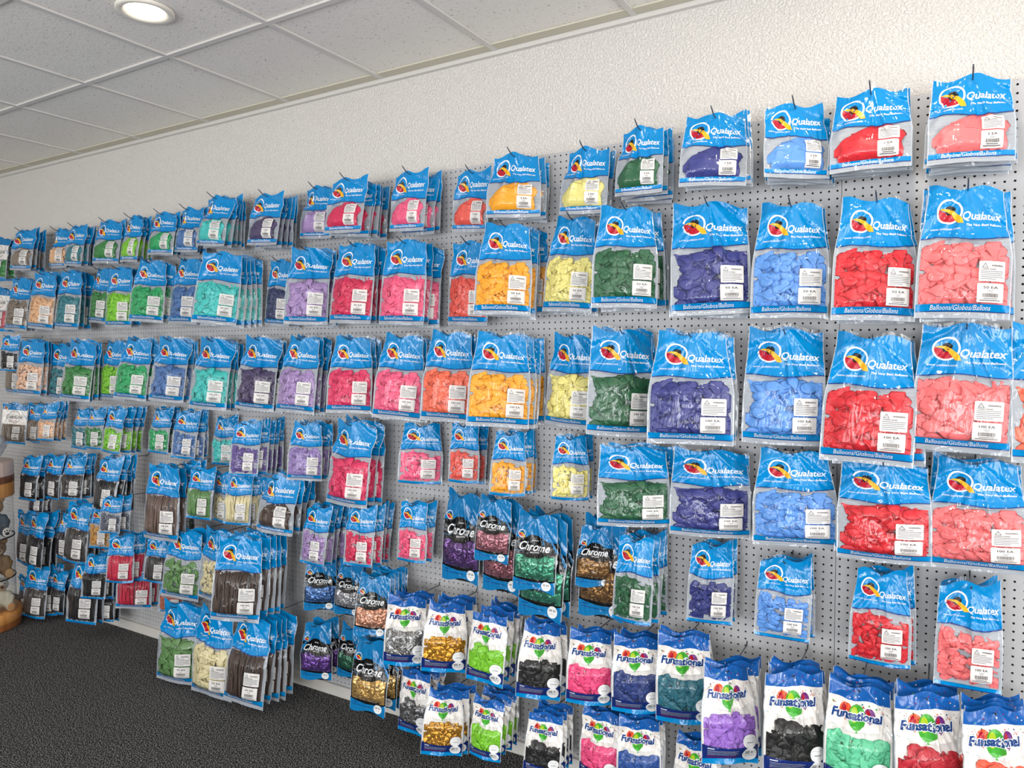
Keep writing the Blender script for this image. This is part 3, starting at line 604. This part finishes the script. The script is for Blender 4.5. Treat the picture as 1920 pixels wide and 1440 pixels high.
# row, kind, style, colour, rgb, left, top, right, bottom (front bag), bags, right end of the stack, distance from wall, count, place
PK, RD, SB, NV_, DG, YL, GD, CR = (248, 118, 120), (218, 30, 44), (92, 152, 228), (52, 58, 132), (34, 96, 60), (244, 232, 140), (255, 172, 34), (242, 92, 78)
RP, MG, LV, DP, TQ, SL, EM_, LM, GR, TL, BG, TP = (250, 96, 138), (220, 40, 88), (172, 142, 196), (74, 62, 102), (64, 200, 194), (74, 118, 178), (28, 168, 98), (128, 206, 40), (54, 136, 66), (48, 128, 140), (236, 186, 142), (136, 122, 108)
BK, CH, IV, SG = (10, 10, 14), (72, 54, 46), (230, 218, 172), (98, 142, 82)
TAB = [
 (1,'square','big','pink',PK,1748,142,1900,310,5,0,.20,'2 EA'), (1,'square','big','red',RD,1563,170,1704,322,5,0,.20,'2 EA'),
 (1,'square','big','sky blue',SB,1436,197,1548,340,5,0,.20,'2 EA'), (1,'square','big','navy',NV_,1284,215,1400,352,5,1408,.21,'2 EA'),
 (1,'square','big','dark green',DG,1160,238,1242,368,4,1272,.21,'2 EA'), (1,'square','big','pale yellow',YL,1058,277,1140,402,2,1156,.17,'2 EA'),
 (1,'square','big','golden',GD,918,288,1012,410,3,1036,.19,'2 EA'), (1,'square','big','coral',CR,856,320,918,435,1,0,.13,'2 EA'),
 (1,'square','big','rose pink',RP,740,322,800,435,3,832,.17,'2 EA'), (1,'square','big','magenta',MG,622,334,686,440,6,733,.24,'2 EA'),
 (1,'square','big','lavender',LV,567,350,622,448,1,0,.12,'2 EA'), (1,'square','big','dark purple',DP,476,364,528,462,5,560,.20,'2 EA'),
 (1,'square','big','turquoise',TQ,382,368,430,464,5,466,.20,'2 EA'), (1,'square','big','slate blue',SL,334,390,374,474,2,384,.14,'2 EA'),
 (1,'square','big','emerald',EM_,284,399,328,478,2,338,.15,'2 EA'), (1,'square','big','lime',LM,236,406,264,492,3,286,.18,'2 EA'),
 (1,'square','big','green',GR,180,414,226,494,2,236,.15,'2 EA'), (1,'square','big','dark teal',TL,130,424,160,500,4,180,.20,'2 EA'),
 (1,'square','big','beige',BG,96,430,126,503,2,134,.14,'2 EA'), (1,'square','big','taupe',TP,27,432,64,508,4,92,.19,'2 EA'),
 (1,'quick','round','leaf green',GR,-14,446,14,524,2,26,.16,'50 EA'),
 (2,'tall','round','pink',PK,1732,350,1898,598,3,0,.20,'50 EA'), (2,'tall','round','red',RD,1572,372,1718,602,3,0,.20,'50 EA'),
 (2,'tall','round','sky blue',SB,1417,382,1552,596,2,0,.18,'50 EA'), (2,'tall','round','navy',NV_,1260,380,1398,592,3,0,.19,'50 EA'),
 (2,'tall','round','dark green',DG,1118,388,1232,578,3,1250,.21,'50 EA'), (2,'tall','round','pale yellow',YL,1032,408,1118,585,2,0,.14,'50 EA'),
 (2,'tall','round','golden',GD,900,420,998,592,4,1030,.21,'50 EA'), (2,'tall','round','coral',CR,846,454,915,610,1,0,.12,'50 EA'),
 (2,'tall','round','rose pink',RP,722,452,800,610,3,838,.19,'50 EA'), (2,'tall','round','magenta',MG,632,458,704,608,4,724,.19,'50 EA'),
 (2,'tall','round','lavender',LV,540,466,616,610,2,640,.20,'50 EA'), (2,'tall','round','navy',(52,62,104),505,488,548,612,1,0,.11,'50 EA', 'left of the lavender bags'),
 (2,'tall','round','turquoise',TQ,378,474,456,610,5,500,.24,'50 EA'), (2,'tall','round','slate blue',SL,326,486,374,608,2,388,.16,'50 EA'),
 (2,'tall','round','emerald',EM_,252,490,312,604,2,324,.18,'50 EA'), (2,'tall','round','lime',LM,202,502,248,614,1,0,.18,'50 EA'),
 (2,'tall','round','green',GR,174,504,206,606,1,0,.13,'50 EA'), (2,'tall','round','dark teal',TL,112,508,154,618,2,172,.17,'50 EA'),
 (2,'tall','round','beige',BG,62,512,106,618,2,116,.17,'50 EA'), (2,'tall','round','taupe',TP,18,522,56,620,2,64,.17,'50 EA'),
 (2,'quick','round','dusty pink',(206,92,104),-20,540,16,620,2,24,.16,'50 EA'),
 (3,'tall','round','coral',(250,104,70),1908,612,2075,870,1,0,.16,'100 EA'),
 (3,'tall','round','pink',PK,1725,610,1900,848,2,0,.19,'100 EA'), (3,'tall','round','red',RD,1556,630,1720,868,3,0,.20,'100 EA'),
 (3,'tall','round','sky blue',SB,1402,620,1545,834,2,0,.17,'100 EA'), (3,'tall','round','navy',NV_,1222,626,1372,832,3,1394,.24,'100 EA'),
 (3,'tall','round','dark green',DG,1112,620,1228,818,2,0,.16,'100 EA'), (3,'tall','round','pale yellow',YL,1032,630,1116,802,1,0,.12,'100 EA'),
 (3,'tall','round','golden',GD,888,628,996,800,4,1032,.23,'100 EA'), (3,'tall','round','orange',(252,112,80),798,624,886,790,2,900,.20,'100 EA'),
 (3,'tall','round','rose pink',RP,712,630,796,786,2,0,.17,'100 EA'), (3,'tall','round','hot pink',(228,48,100),620,634,698,774,3,716,.18,'100 EA'),
 (3,'tall','round','lavender',LV,532,634,598,774,3,624,.18,'100 EA'), (3,'tall','round','dark purple',DP,453,634,520,770,2,536,.17,'100 EA'),
 (3,'tall','round','turquoise',TQ,368,636,432,768,3,456,.19,'100 EA'), (3,'tall','round','slate blue',SL,292,636,352,754,3,374,.19,'100 EA'),
 (3,'tall','round','emerald',EM_,228,636,284,750,3,308,.20,'100 EA'), (3,'tall','round','lime',LM,192,640,234,750,1,0,.12,'100 EA'),
 (3,'tall','round','green',GR,124,640,176,752,3,196,.20,'100 EA'), (3,'tall','small','dark teal',TL,96,646,136,750,1,0,.12,'100 EA'),
 (3,'tall','small','beige',(240,196,166),38,638,84,742,3,108,.20,'100 EA'), (3,'tall','long','taupe',TP,16,642,48,740,1,0,.13,'100 EA'),
 (3,'small','small','black',BK,3,630,34,696,1,0,.22,'100 EA'),
 (4,'tall','round','pink',PK,1745,868,1920,1068,2,0,.19,'100 EA'), (4,'tall','round','red',RD,1575,868,1740,1052,3,0,.20,'100 EA'),
 (4,'tall','round','sky blue',SB,1414,848,1562,1022,2,0,.18,'100 EA'), (4,'tall','round','navy',NV_,1262,846,1402,1006,2,0,.16,'100 EA'),
 (4,'tall','round','dark green',DG,1124,840,1250,986,3,0,.22,'100 EA'), (4,'small','small','pale yellow',YL,1037,820,1104,938,2,1134,.15,'100 EA'),
 (4,'small','small','golden',GD,926,812,988,930,3,1030,.18,'100 EA'), (4,'small','small','coral',CR,845,796,898,906,2,926,.15,'100 EA'),
 (4,'small','small','rose pink',RP,753,796,830,908,1,0,.12,'100 EA'), (4,'tall','round','hot pink',(228,48,100),624,793,694,948,3,746,.22,'100 EA'),
 (4,'tall','round','lavender',(150,126,188),544,794,604,900,3,626,.18,'100 EA'), (4,'small','small','purple',(100,78,150),438,792,488,892,5,548,.20,'100 EA'),
 (4,'small','small','turquoise',TQ,400,782,440,872,1,0,.10,'100 EA'), (4,'small','small','slate blue',SL,330,772,372,860,3,392,.16,'100 EA'),
 (4,'small','small','emerald',EM_,284,766,318,850,2,332,.14,'100 EA'), (4,'small','small','lime',LM,202,766,234,850,4,286,.22,'100 EA'),
 (4,'small','small','green',GR,162,766,192,842,2,208,.15,'100 EA'), (4,'small','small','dark teal',TL,137,766,164,842,1,0,.11,'100 EA'),
 (4,'small','small','beige',BG,76,756,104,826,4,136,.19,'100 EA'), (4,'small','long','taupe',TP,53,758,78,830,1,0,.11,'100 EA'),
 (4,'quick','long','grey brown',TP,6,756,50,832,1,0,.18,'50 EA'),
 (5,'small','small','pink',PK,1762,1095,1880,1290,2,0,.17,'100 EA'), (5,'small','small','red',RD,1600,1072,1708,1246,2,0,.18,'100 EA'),
 (5,'small','small','sky blue',SB,1425,1050,1522,1197,2,0,.15,'100 EA'), (5,'small','small','navy',(44,52,122),1296,1022,1376,1168,2,0,.15,'100 EA'),
 (5,'small','small','dark green',DG,1158,1010,1226,1166,4,1258,.21,'100 EA'),
 (5,'chrome','metal','bronze',(142,104,58),1086,988,1152,1100,1,0,.19,'25 EA'), (5,'chrome','metal','bronze',(142,104,58),1092,975,1172,1155,2,0,.16,'100 EA','behind the smaller bronze bag','nohook'),
 (5,'chrome','metal','green',(66,150,120),970,966,1044,1106,2,0,.23,'25 EA'), (5,'chrome','metal','green',(66,150,120),985,970,1062,1156,2,1092,.19,'100 EA','behind the smaller green bags','nohook'),
 (5,'chrome','metal','mauve',(168,106,118),898,936,958,1052,2,976,.21,'25 EA'), (5,'chrome','metal','mauve',(168,106,118),912,940,978,1108,1,0,.155,'100 EA','behind the smaller mauve bags','nohook'),
 (5,'chrome','metal','purple',(98,62,128),835,926,900,1088,1,0,.13,'100 EA'),
 (5,'small','small','rose pink',RP,750,944,800,1054,2,830,.17,'100 EA'), (5,'small','small','magenta',MG,652,950,702,1060,4,738,.20,'100 EA'),
 (5,'small','small','lavender',LV,574,950,616,1058,4,650,.20,'100 EA'),
 (5,'square','big','chocolate',CH,490,894,552,1000,4,592,.24,'2 EA'),
 (5,'small','long','ivory',IV,424,888,470,984,2,488,.25,'100 EA'), (5,'small','small','cream',IV,402,886,430,980,1,0,.20,'100 EA'),
 (5,'small','long','sage green',SG,356,878,400,974,1,0,.28,'100 EA'), (5,'small','small','moss green',SG,332,868,366,962,2,0,.20,'100 EA'),
 (5,'tall','long','brown',(112,90,80),276,872,336,1012,2,348,.30,'100 EA'),
 (5,'small','long','black',BK,186,858,224,960,5,270,.26,'100 EA'), (5,'small','long','charcoal',(58,54,52),119,856,156,936,3,188,.18,'100 EA'),
 (5,'small','long','dark grey',(42,38,38),88,854,114,936,2,124,.16,'100 EA'), (5,'small','long','blackish',BK,42,856,72,938,3,98,.24,'100 EA'),
 (6,'small','long','black',BK,56,962,84,1066,3,112,.22,'100 EA'), (6,'small','long','dark grey',(46,42,40),34,960,58,1060,1,0,.15,'100 EA'),
 (6,'small','long','charcoal',(54,50,48),128,945,168,1056,3,0,.24,'100 EA'), (6,'small','small','ochre',(206,152,78),170,950,206,1028,2,222,.2,'100 EA'),
 (6,'small','small','slate',(92,96,112),192,932,228,1000,2,258,.30,'100 EA'), (6,'small','long','grey black',(26,25,27),158,1040,200,1122,2,0,.26,'100 EA'),
 (6,'small','long','magenta',(204,36,72),204,1004,252,1092,3,288,.28,'100 EA'), (6,'tall','long','crimson',(196,32,64),222,1052,284,1140,2,0,.22,'100 EA','behind the magenta bags'),
 (6,'small','long','grey',(60,56,56),276,1008,316,1092,3,0,.24,'100 EA'),
 (6,'tall','small','sage green',SG,314,996,378,1122,2,0,.28,'100 EA'), (6,'tall','small','cream',IV,378,996,434,1126,2,0,.26,'100 EA'),
 (6,'tall','long','chocolate',CH,408,1008,492,1160,5,566,.36,'100 EA'),
 (6,'chrome','metal','blue',(70,112,172),574,1048,630,1142,2,0,.16,'100 EA'), (6,'chrome','metal','silver',(172,172,176),634,1058,680,1152,2,0,.16,'100 EA'),
 (6,'chrome','metal','rose gold',(206,146,118),674,1080,732,1188,6,776,.26,'25 EA'),
 (6,'fun','metal','silver',(150,150,150),727,1120,800,1244,4,0,.25,'50'), (6,'fun','metal','gold',(206,146,34),800,1132,878,1256,3,904,.24,'50'),
 (6,'fun','round','lime',LM,886,1150,950,1276,4,985,.24,'50'), (6,'fun','round','black',(14,14,14),978,1172,1056,1306,3,0,.23,'50'),
 (6,'fun','round','hot pink',(240,70,130),1068,1186,1148,1318,3,0,.22,'50'), (6,'fun','round','ocean blue',(30,56,124),1150,1196,1236,1334,3,0,.21,'50'),
 (6,'fun','round','turquoise',(30,104,122),1232,1194,1332,1352,3,0,.20,'50'), (6,'fun','round','lilac',(160,112,210),1318,1252,1416,1420,5,0,.27,'50'),
 (6,'fun','round','black',(12,12,12),1436,1260,1544,1444,5,0,.27,'50','right of the lilac bags'), (6,'fun','round','mint green',(98,206,158),1552,1288,1672,1472,5,0,.26,'50'),
 (6,'fun','round','red',(196,34,52),1678,1302,1800,1498,5,0,.26,'50'), (6,'fun','round','coral',(250,92,62),1806,1330,1926,1528,5,0,.26,'50'),
 (5,'small','long','dark plum',(34,24,38),58,902,84,962,2,0,.20,'100 EA'), (5,'small','small','grey green',(96,110,92),336,906,364,1000,1,0,.14,'100 EA'),
 (5,'small','long','ash grey',(120,116,110),470,896,498,1002,1,0,.16,'100 EA'), (6,'small','long','plum',(36,26,36),110,960,130,1048,2,0,.15,'100 EA'),
 (6,'small','long','iron grey',(34,32,34),186,1010,206,1100,1,0,.16,'100 EA'), (6,'small','small','copper',(176,96,72),300,1090,344,1146,2,0,.18,'100 EA'),
 (7,'small','long','dark plum',(28,22,26),184,1090,214,1164,2,0,.17,'100 EA'), (7,'small','long','black',(20,20,24),96,1072,122,1150,2,0,.16,'100 EA'),
 (7,'small','long','iron grey',(34,32,34),36,1080,56,1150,1,0,.12,'100 EA'),
 (7,'small','long','dark grey',(66,60,56),50,1064,90,1158,3,132,.24,'100 EA'), (7,'small','long','charcoal',(36,33,35),132,1054,184,1168,2,0,.26,'100 EA'),
 (7,'tall','round','sage green',SG,298,1134,366,1278,2,0,.32,'50 EA'), (7,'tall','round','cream',IV,364,1146,434,1306,1,0,.33,'50 EA'),
 (7,'tall','long','chocolate',CH,436,1160,504,1314,5,560,.36,'50 EA'),
 (7,'chrome','metal','purple',(106,66,150),567,1170,622,1272,2,640,.20,'100 EA'), (7,'chrome','metal','green',(44,110,84),638,1176,682,1272,1,0,.15,'100 EA'),
 (7,'chrome','metal','gold',(206,166,96),666,1200,728,1332,3,772,.30,'100 EA'),
 (7,'fun','metal','silver',(124,124,126),754,1258,806,1372,3,842,.24,'50'), (7,'fun','metal','gold',(200,144,44),800,1296,872,1410,4,0,.30,'50'),
 (7,'fun','round','lime',LM,888,1312,942,1420,4,975,.30,'50'), (7,'fun','round','black',(12,12,12),992,1338,1056,1450,4,0,.26,'50'),
 (7,'fun','round','hot pink',(240,80,136),1092,1334,1160,1460,3,0,.24,'50'), (7,'fun','round','ocean blue',(40,84,160),1160,1350,1238,1480,3,0,.24,'50'),
 (7,'fun','round','turquoise',(30,104,122),1268,1388,1346,1530,2,0,.18,'50'),
]
RNG = random.Random(4)
LABELS = {}; HOOKM = {}
def hook_mesh(L, tip):
    key = (round(L, 2), tip)
    if key not in HOOKM:
        L = key[0]; pts = [(0, .006, .014), (0, .001, .013), (0, -.004, .010), (0, -.008, 0)]
        pts += [(0, -.008-(L-.008)*i/4, .002*i/4) for i in range(1, 5)]
        for i in range(1, 5): a = radians(34)*min(1, i/3); p = pts[-1]; pts.append((0, p[1]-tip/4*cos(a), p[2]+tip/4*sin(a)))
        HOOKM[key] = tube_mesh('peg_hook', pts, .0021, ['steel'])
    return HOOKM[key]
nb = {}
for ent in TAB:
    row, kind, style, cname, rgb, Lx, Ty, Rx, By, n, RR, d, cnt = ent[:13]
    extra = ent[13] if len(ent) > 13 else None; hook = not (len(ent) > 14)
    W0, H0 = SIZE[kind]; cx = (Lx+Rx)/2
    if cx < 760 and kind in ('tall', 'square') and n < 4 and row < 4: n += 1; RR = (RR or Rx+8)+9
    elif cx < 1100 and RR: RR += 7
    sp = .021 if kind in ('chrome', 'fun') else (.024 if kind == 'square' else .027)
    if RR: sp = max(.012, min(.034, (RR-Rx)*2.45/(1777-cx)/max(1, n-1)))
    for attempt in range(40):
        top = on_y(cx, Ty, -d)
        hgt = 0; lo, hi = top.z-1.2, top.z
        for _ in range(30):
            mid = (lo+hi)/2
            if proj(Vector((top.x, -d, mid)))[1] > By: lo = mid
            else: hi = mid
        hgt = top.z-mid; kz = hgt/H0; wn = W0*kz; best = None
        for deg in range(0, 33, 2):
            th = radians(deg); dv = Vector((cos(th), sin(th), 0))*wn/2*.97; zc = Vector((top.x, top.y, top.z-hgt*.3))
            pw = proj(zc+dv)[0]-proj(zc-dv)[0]; e = abs(pw-(Rx-Lx))
            if best is None or e < best[0]: best = (e, deg, pw)
        th = radians(best[1]); kx = kz*min(1.45, max(.75, (Rx-Lx)/best[2]))
        need = W0*kx/2*sin(th)+.045+(n-1+(.6 if n > 1 else 0))*sp
        if top.z-hgt < .014 or d < need-.001: d = max(d+.006, min(need, d+.02))
        else: break
    for i in range(n):
        var = RNG.randrange(NV[kind]); bg = make_bag(kind, var, style, srgb(*rgb), cnt)
        di = d-(i+(.6 if i else 0))*sp; jit = 0 if i == 0 else RNG.uniform(-6, 6)
        bg.location = (top.x+(0 if i == 0 else RNG.uniform(-.005, .005)), -di, top.z-(0 if i == 0 else RNG.uniform(-.007, .009)))
        bg.rotation_euler = (radians(-(1.2+1.7*(n-1-i))+RNG.uniform(-.6, .6)), radians(RNG.uniform(-2.2, 2.2)+(3.2 if cx < 1100 else .6)), th+radians(jit))
        bg.scale = (kx, (kx+kz)/2 if kind != 'small' else min(1., kz), kz)
        if i: bg.scale[1] = min(bg.scale[1], max(.4, (1.6 if i == 1 else 1)*sp*.82/KINDS[kind, var]['S'].T))
        place = extra or 'on its hook'
        lab = '%s of %s balloons, %s %s, %s' % (DESC[kind], cname, POSN[i] if n > 1 else 'alone', place, ROWN[row])
        if len(lab.split()) > 16: lab = '%s of %s balloons, %s %s, %s' % (DESC[kind].replace(' clear', ''), cname, POSN[i].replace(' from front', '').replace('most', ''), place, ROWN[row])
        if lab in LABELS or len(lab.split()) > 16: print('LABEL', len(lab.split()), lab)
        LABELS[lab] = 1
        bg['label'] = lab; bg['category'] = CAT[kind]; bg['group'] = '%s balloon bags hanging in the %s' % (cname, ROWN[row])
        nb[kind] = nb.get(kind, 0)+1
    if hook:
        tip = .055 if row <= 2 else .035
        hk = put('peg_hook', hook_mesh(d+.012+PY, tip), None, (top.x, PY, top.z-.013*kz))
        hk['label'] = 'steel peg hook through the %s%s bags, %s' % (cname, ' metallic' if kind == 'chrome' else (' star-printed' if kind == 'fun' else ''), ROWN[row])
        if hk['label'] in LABELS: hk['label'] = 'steel peg hook through the %s%s bags %s, %s' % (cname, ' star-printed' if kind == 'fun' else '', extra or 'at the left', ROWN[row])
        if hk['label'] in LABELS: print('HLABEL', hk['label'])
        LABELS[hk['label']] = 1; hk['category'] = 'hook'; hk['group'] = 'peg hooks in the pegboard'
print('BAGS', nb, sum(nb.values()))

# ------------------------------------------------------------------ clear display column of teddy bears, left edge
TC = Vector((-5.17, -.5, 0))
def wood(name, a, b):
    def f(nt, N, L, p):
        p.inputs['Roughness'].default_value = .35
        tc = N.new('ShaderNodeTexCoord'); mp = N.new('ShaderNodeMapping'); mp.inputs['Scale'].default_value = (26, 26, 1.2)
        n = N.new('ShaderNodeTexNoise'); n.inputs['Scale'].default_value = 1.6; n.inputs['Detail'].default_value = 4
        rp = N.new('ShaderNodeValToRGB'); e = rp.color_ramp.elements; e[0].position = .35; e[0].color = srgb(*a); e[1].position = .65; e[1].color = srgb(*b)
        L.new(tc.outputs['Object'], mp.inputs[0]); L.new(mp.outputs[0], n.inputs['Vector']); L.new(n.outputs['Fac'], rp.inputs[0]); L.new(rp.outputs[0], p.inputs['Base Color'])
    return tex_mat(name, f)
WO, WD, WP = wood('honey_wood', (214, 140, 72), (232, 168, 96)), wood('walnut_wood', (104, 62, 36), (140, 88, 54)), wood('pale_wood', (216, 184, 168), (236, 212, 200))
WB = wood('brown_wood', (150, 92, 50), (176, 112, 66))
tw = bpy.data.objects.new('display_column', None); COL.objects.link(tw); tw.location = TC
tw['label'] = 'round clear display column with banded wooden base and top, holding teddy bears'; tw['category'] = 'display case'
def lathe(name, prof, m, n=72): return put(name, ring_mesh(name, prof, m, n), tw)
lathe('base_ring', [(.001, 0), (.243, 0), (.247, .004), (.247, .043)], WB)
lathe('base_ring', [(.247, .043), (.252, .047), (.252, .095), (.246, .104), (.001, .104)], WO)
acr = M['film'].copy(); acr.name = 'clear_acrylic'
for nd in acr.node_tree.nodes:
    if nd.type == 'BUMP': nd.inputs['Strength'].default_value = .02
    if nd.type == 'BSDF_GLOSSY': nd.inputs['Roughness'].default_value = .03
lathe('clear_cylinder', [(.222, .104), (.222, .818)], acr, 96)
for zz in (.306, .560):
    dv = lathe('divider_shelf', [(.001, zz+.003), (.219, zz+.003)], acr, 64)
    put('shelf_rim', ring_mesh('shelf_rim', [(.219, zz), (.2245, zz), (.2245, zz+.006), (.219, zz+.006), (.219, zz)], DARK, 96), dv)
lathe('top_ring', [(.001, .816), (.226, .816), (.229, .82), (.229, .902)], WO)
lathe('top_ring', [(.229, .902), (.230, .903), (.230, .946), (.229, .947)], WD)
lathe('top_ring', [(.229, .947), (.229, 1.028), (.222, 1.036), (.001, 1.036)], WP)

def blob(bm, c, r, seg=20):
    g = bmesh.ops.create_uvsphere(bm, u_segments=seg, v_segments=seg*2//3, radius=1)
    for v in g['verts']: v.co = Vector((c[0]+v.co.x*r[0], c[1]+v.co.y*r[1], c[2]+v.co.z*r[2]))
def fur(name, col): return mat(name, col, .95, 0, .05, ((260, 260, 260), 1, .006))
def bear(label, loc, face, s, furc, headc, muzc, padc, paw=False):
    """seated teddy; faces -y before turning"""
    t = bpy.data.objects.new('teddy_bear', None); COL.objects.link(t); t.location = loc; t.rotation_euler = (0, 0, face); t.scale = (s, s, s)
    t['label'] = label; t['category'] = 'teddy bear'; t['group'] = 'teddy bears in the display column'
    mb = bpy.data.metaballs.new('b'); ob = bpy.data.objects.new('b', mb); COL.objects.link(ob); mb.resolution = .018; mb.threshold = .3
    def el(x, y, z, r, sx=1, sy=1, sz=1):
        e = mb.elements.new(type='ELLIPSOID'); e.co = (x, y, z); e.radius = r*1.45; e.size_x, e.size_y, e.size_z = sx, sy, sz
    def grab(name, m):
        bpy.context.view_layer.update(); dg = bpy.context.evaluated_depsgraph_get(); me = bpy.data.meshes.new_from_object(ob.evaluated_get(dg))
        me.name = name; me.materials.clear(); me.materials.append(m); me.polygons.foreach_set('use_smooth', [True]*len(me.polygons)); mb.elements.clear(); return put(name, me, t)
    el(0, 0, .30, .21, .9, .85, 1.05); el(0, 0, .46, .16, .85, .8, .8)
    for sx in (-1, 1):
        el(sx*.17, -.08, .42, .085); el(sx*.21, -.15, .34, .08); el(sx*.19, -.20, .28, .075)
        el(sx*.14, -.10, .16, .12); el(sx*.17, -.24, .13, .11); el(sx*.18, -.34, .13, .105, .9, .7, 1.15)
    grab('body', fur('fur', srgb(*furc)))
    el(0, -.02, .68, .19, 1, .92, .92); el(0, -.14, .64, .085, 1, .9, .8)
    for sx in (-1, 1): el(sx*.15, .0, .84, .07, 1, .6, 1)
    grab('head', fur('head_fur', srgb(*headc)))
    bm = bmesh.new(); blob(bm, (0, -.205, .635), (.098, .070, .074)); put('muzzle', bm_mesh('muzzle', bm, [fur('muzzle_fur', srgb(*muzc))], True), t)
    bm = bmesh.new(); blob(bm, (0, -.272, .665), (.042, .026, .032)); put('nose', bm_mesh('nose', bm, [mat('nose', srgb(36, 26, 26), .35)], True), t)
    for sx in (-1, 1):
        bm = bmesh.new(); blob(bm, (sx*.078, -.188, .73), (.017, .012, .019), 12); put('eye', bm_mesh('eye', bm, [M['text']], True), t)
        bm = bmesh.new(); blob(bm, (sx*.18, -.408, .14), (.088, .022, .105)); pd = put('foot_pad', bm_mesh('foot_pad', bm, [fur('pad', srgb(*padc))], True), t)
        if paw:
            bm = bmesh.new(); blob(bm, (sx*.18, -.428, .115), (.042, .012, .036))
            for a in (-.045, 0, .045): blob(bm, (sx*.18+a, -.426, .185-abs(a)*.35), (.014, .01, .020), 12)
            put('paw_print', bm_mesh('paw_print', bm, [M['text']], True), pd)
    bpy.data.objects.remove(ob); bpy.data.metaballs.remove(mb); return t
vd = Vector((CAM.x-TC.x, CAM.y-TC.y, 0)).normalized(); rt = Vector((-vd.y, vd.x, 0))   # towards the viewer, and rightwards
def inside(r_, v_, z): return TC+rt*r_+vd*v_+Vector((0, 0, z))
fa = atan2(vd.x, -vd.y)
bear('cream teddy bear with tan muzzle sitting at the bottom of the display column', inside(.135, .075, .105), fa+.1, .235, (244, 236, 214), (246, 238, 218), (222, 176, 138), (214, 162, 112))
bear('brown teddy bear with round pale muzzle in the middle of the display column', inside(.125, .07, .315), fa+.1, .26, (152, 124, 94), (160, 132, 102), (222, 198, 160), (196, 160, 120))
bear('grey-bodied teddy bear with tan head and white paw pads, topmost in the column', inside(.115, .07, .569), fa+.12, .27, (104, 112, 122), (222, 178, 134), (232, 196, 158), (236, 234, 230), True)
# crumpled clear bag lying on the column's top
bm = bmesh.new(); bmesh.ops.create_uvsphere(bm, u_segments=48, v_segments=32, radius=1)
for v in bm.verts:
    c = v.co.copy(); k = 1+.22*noise.noise(c*2.6)+.10*noise.noise(c*7)
    v.co = Vector((c.x*.15*k, c.y*.13*k, max(0, .10+c.z*.105*k)))
o = put('plastic_bag', bm_mesh('plastic_bag', bm, [mat('cloudy_plastic', srgb(188, 192, 200), .12, 0, .7, ((60, 60, 60), 1, .01), .55)], True))
o.location = inside(.05, .05, 1.037); o['label'] = 'crumpled cloudy plastic bag on top of the display column'; o['category'] = 'plastic bag'
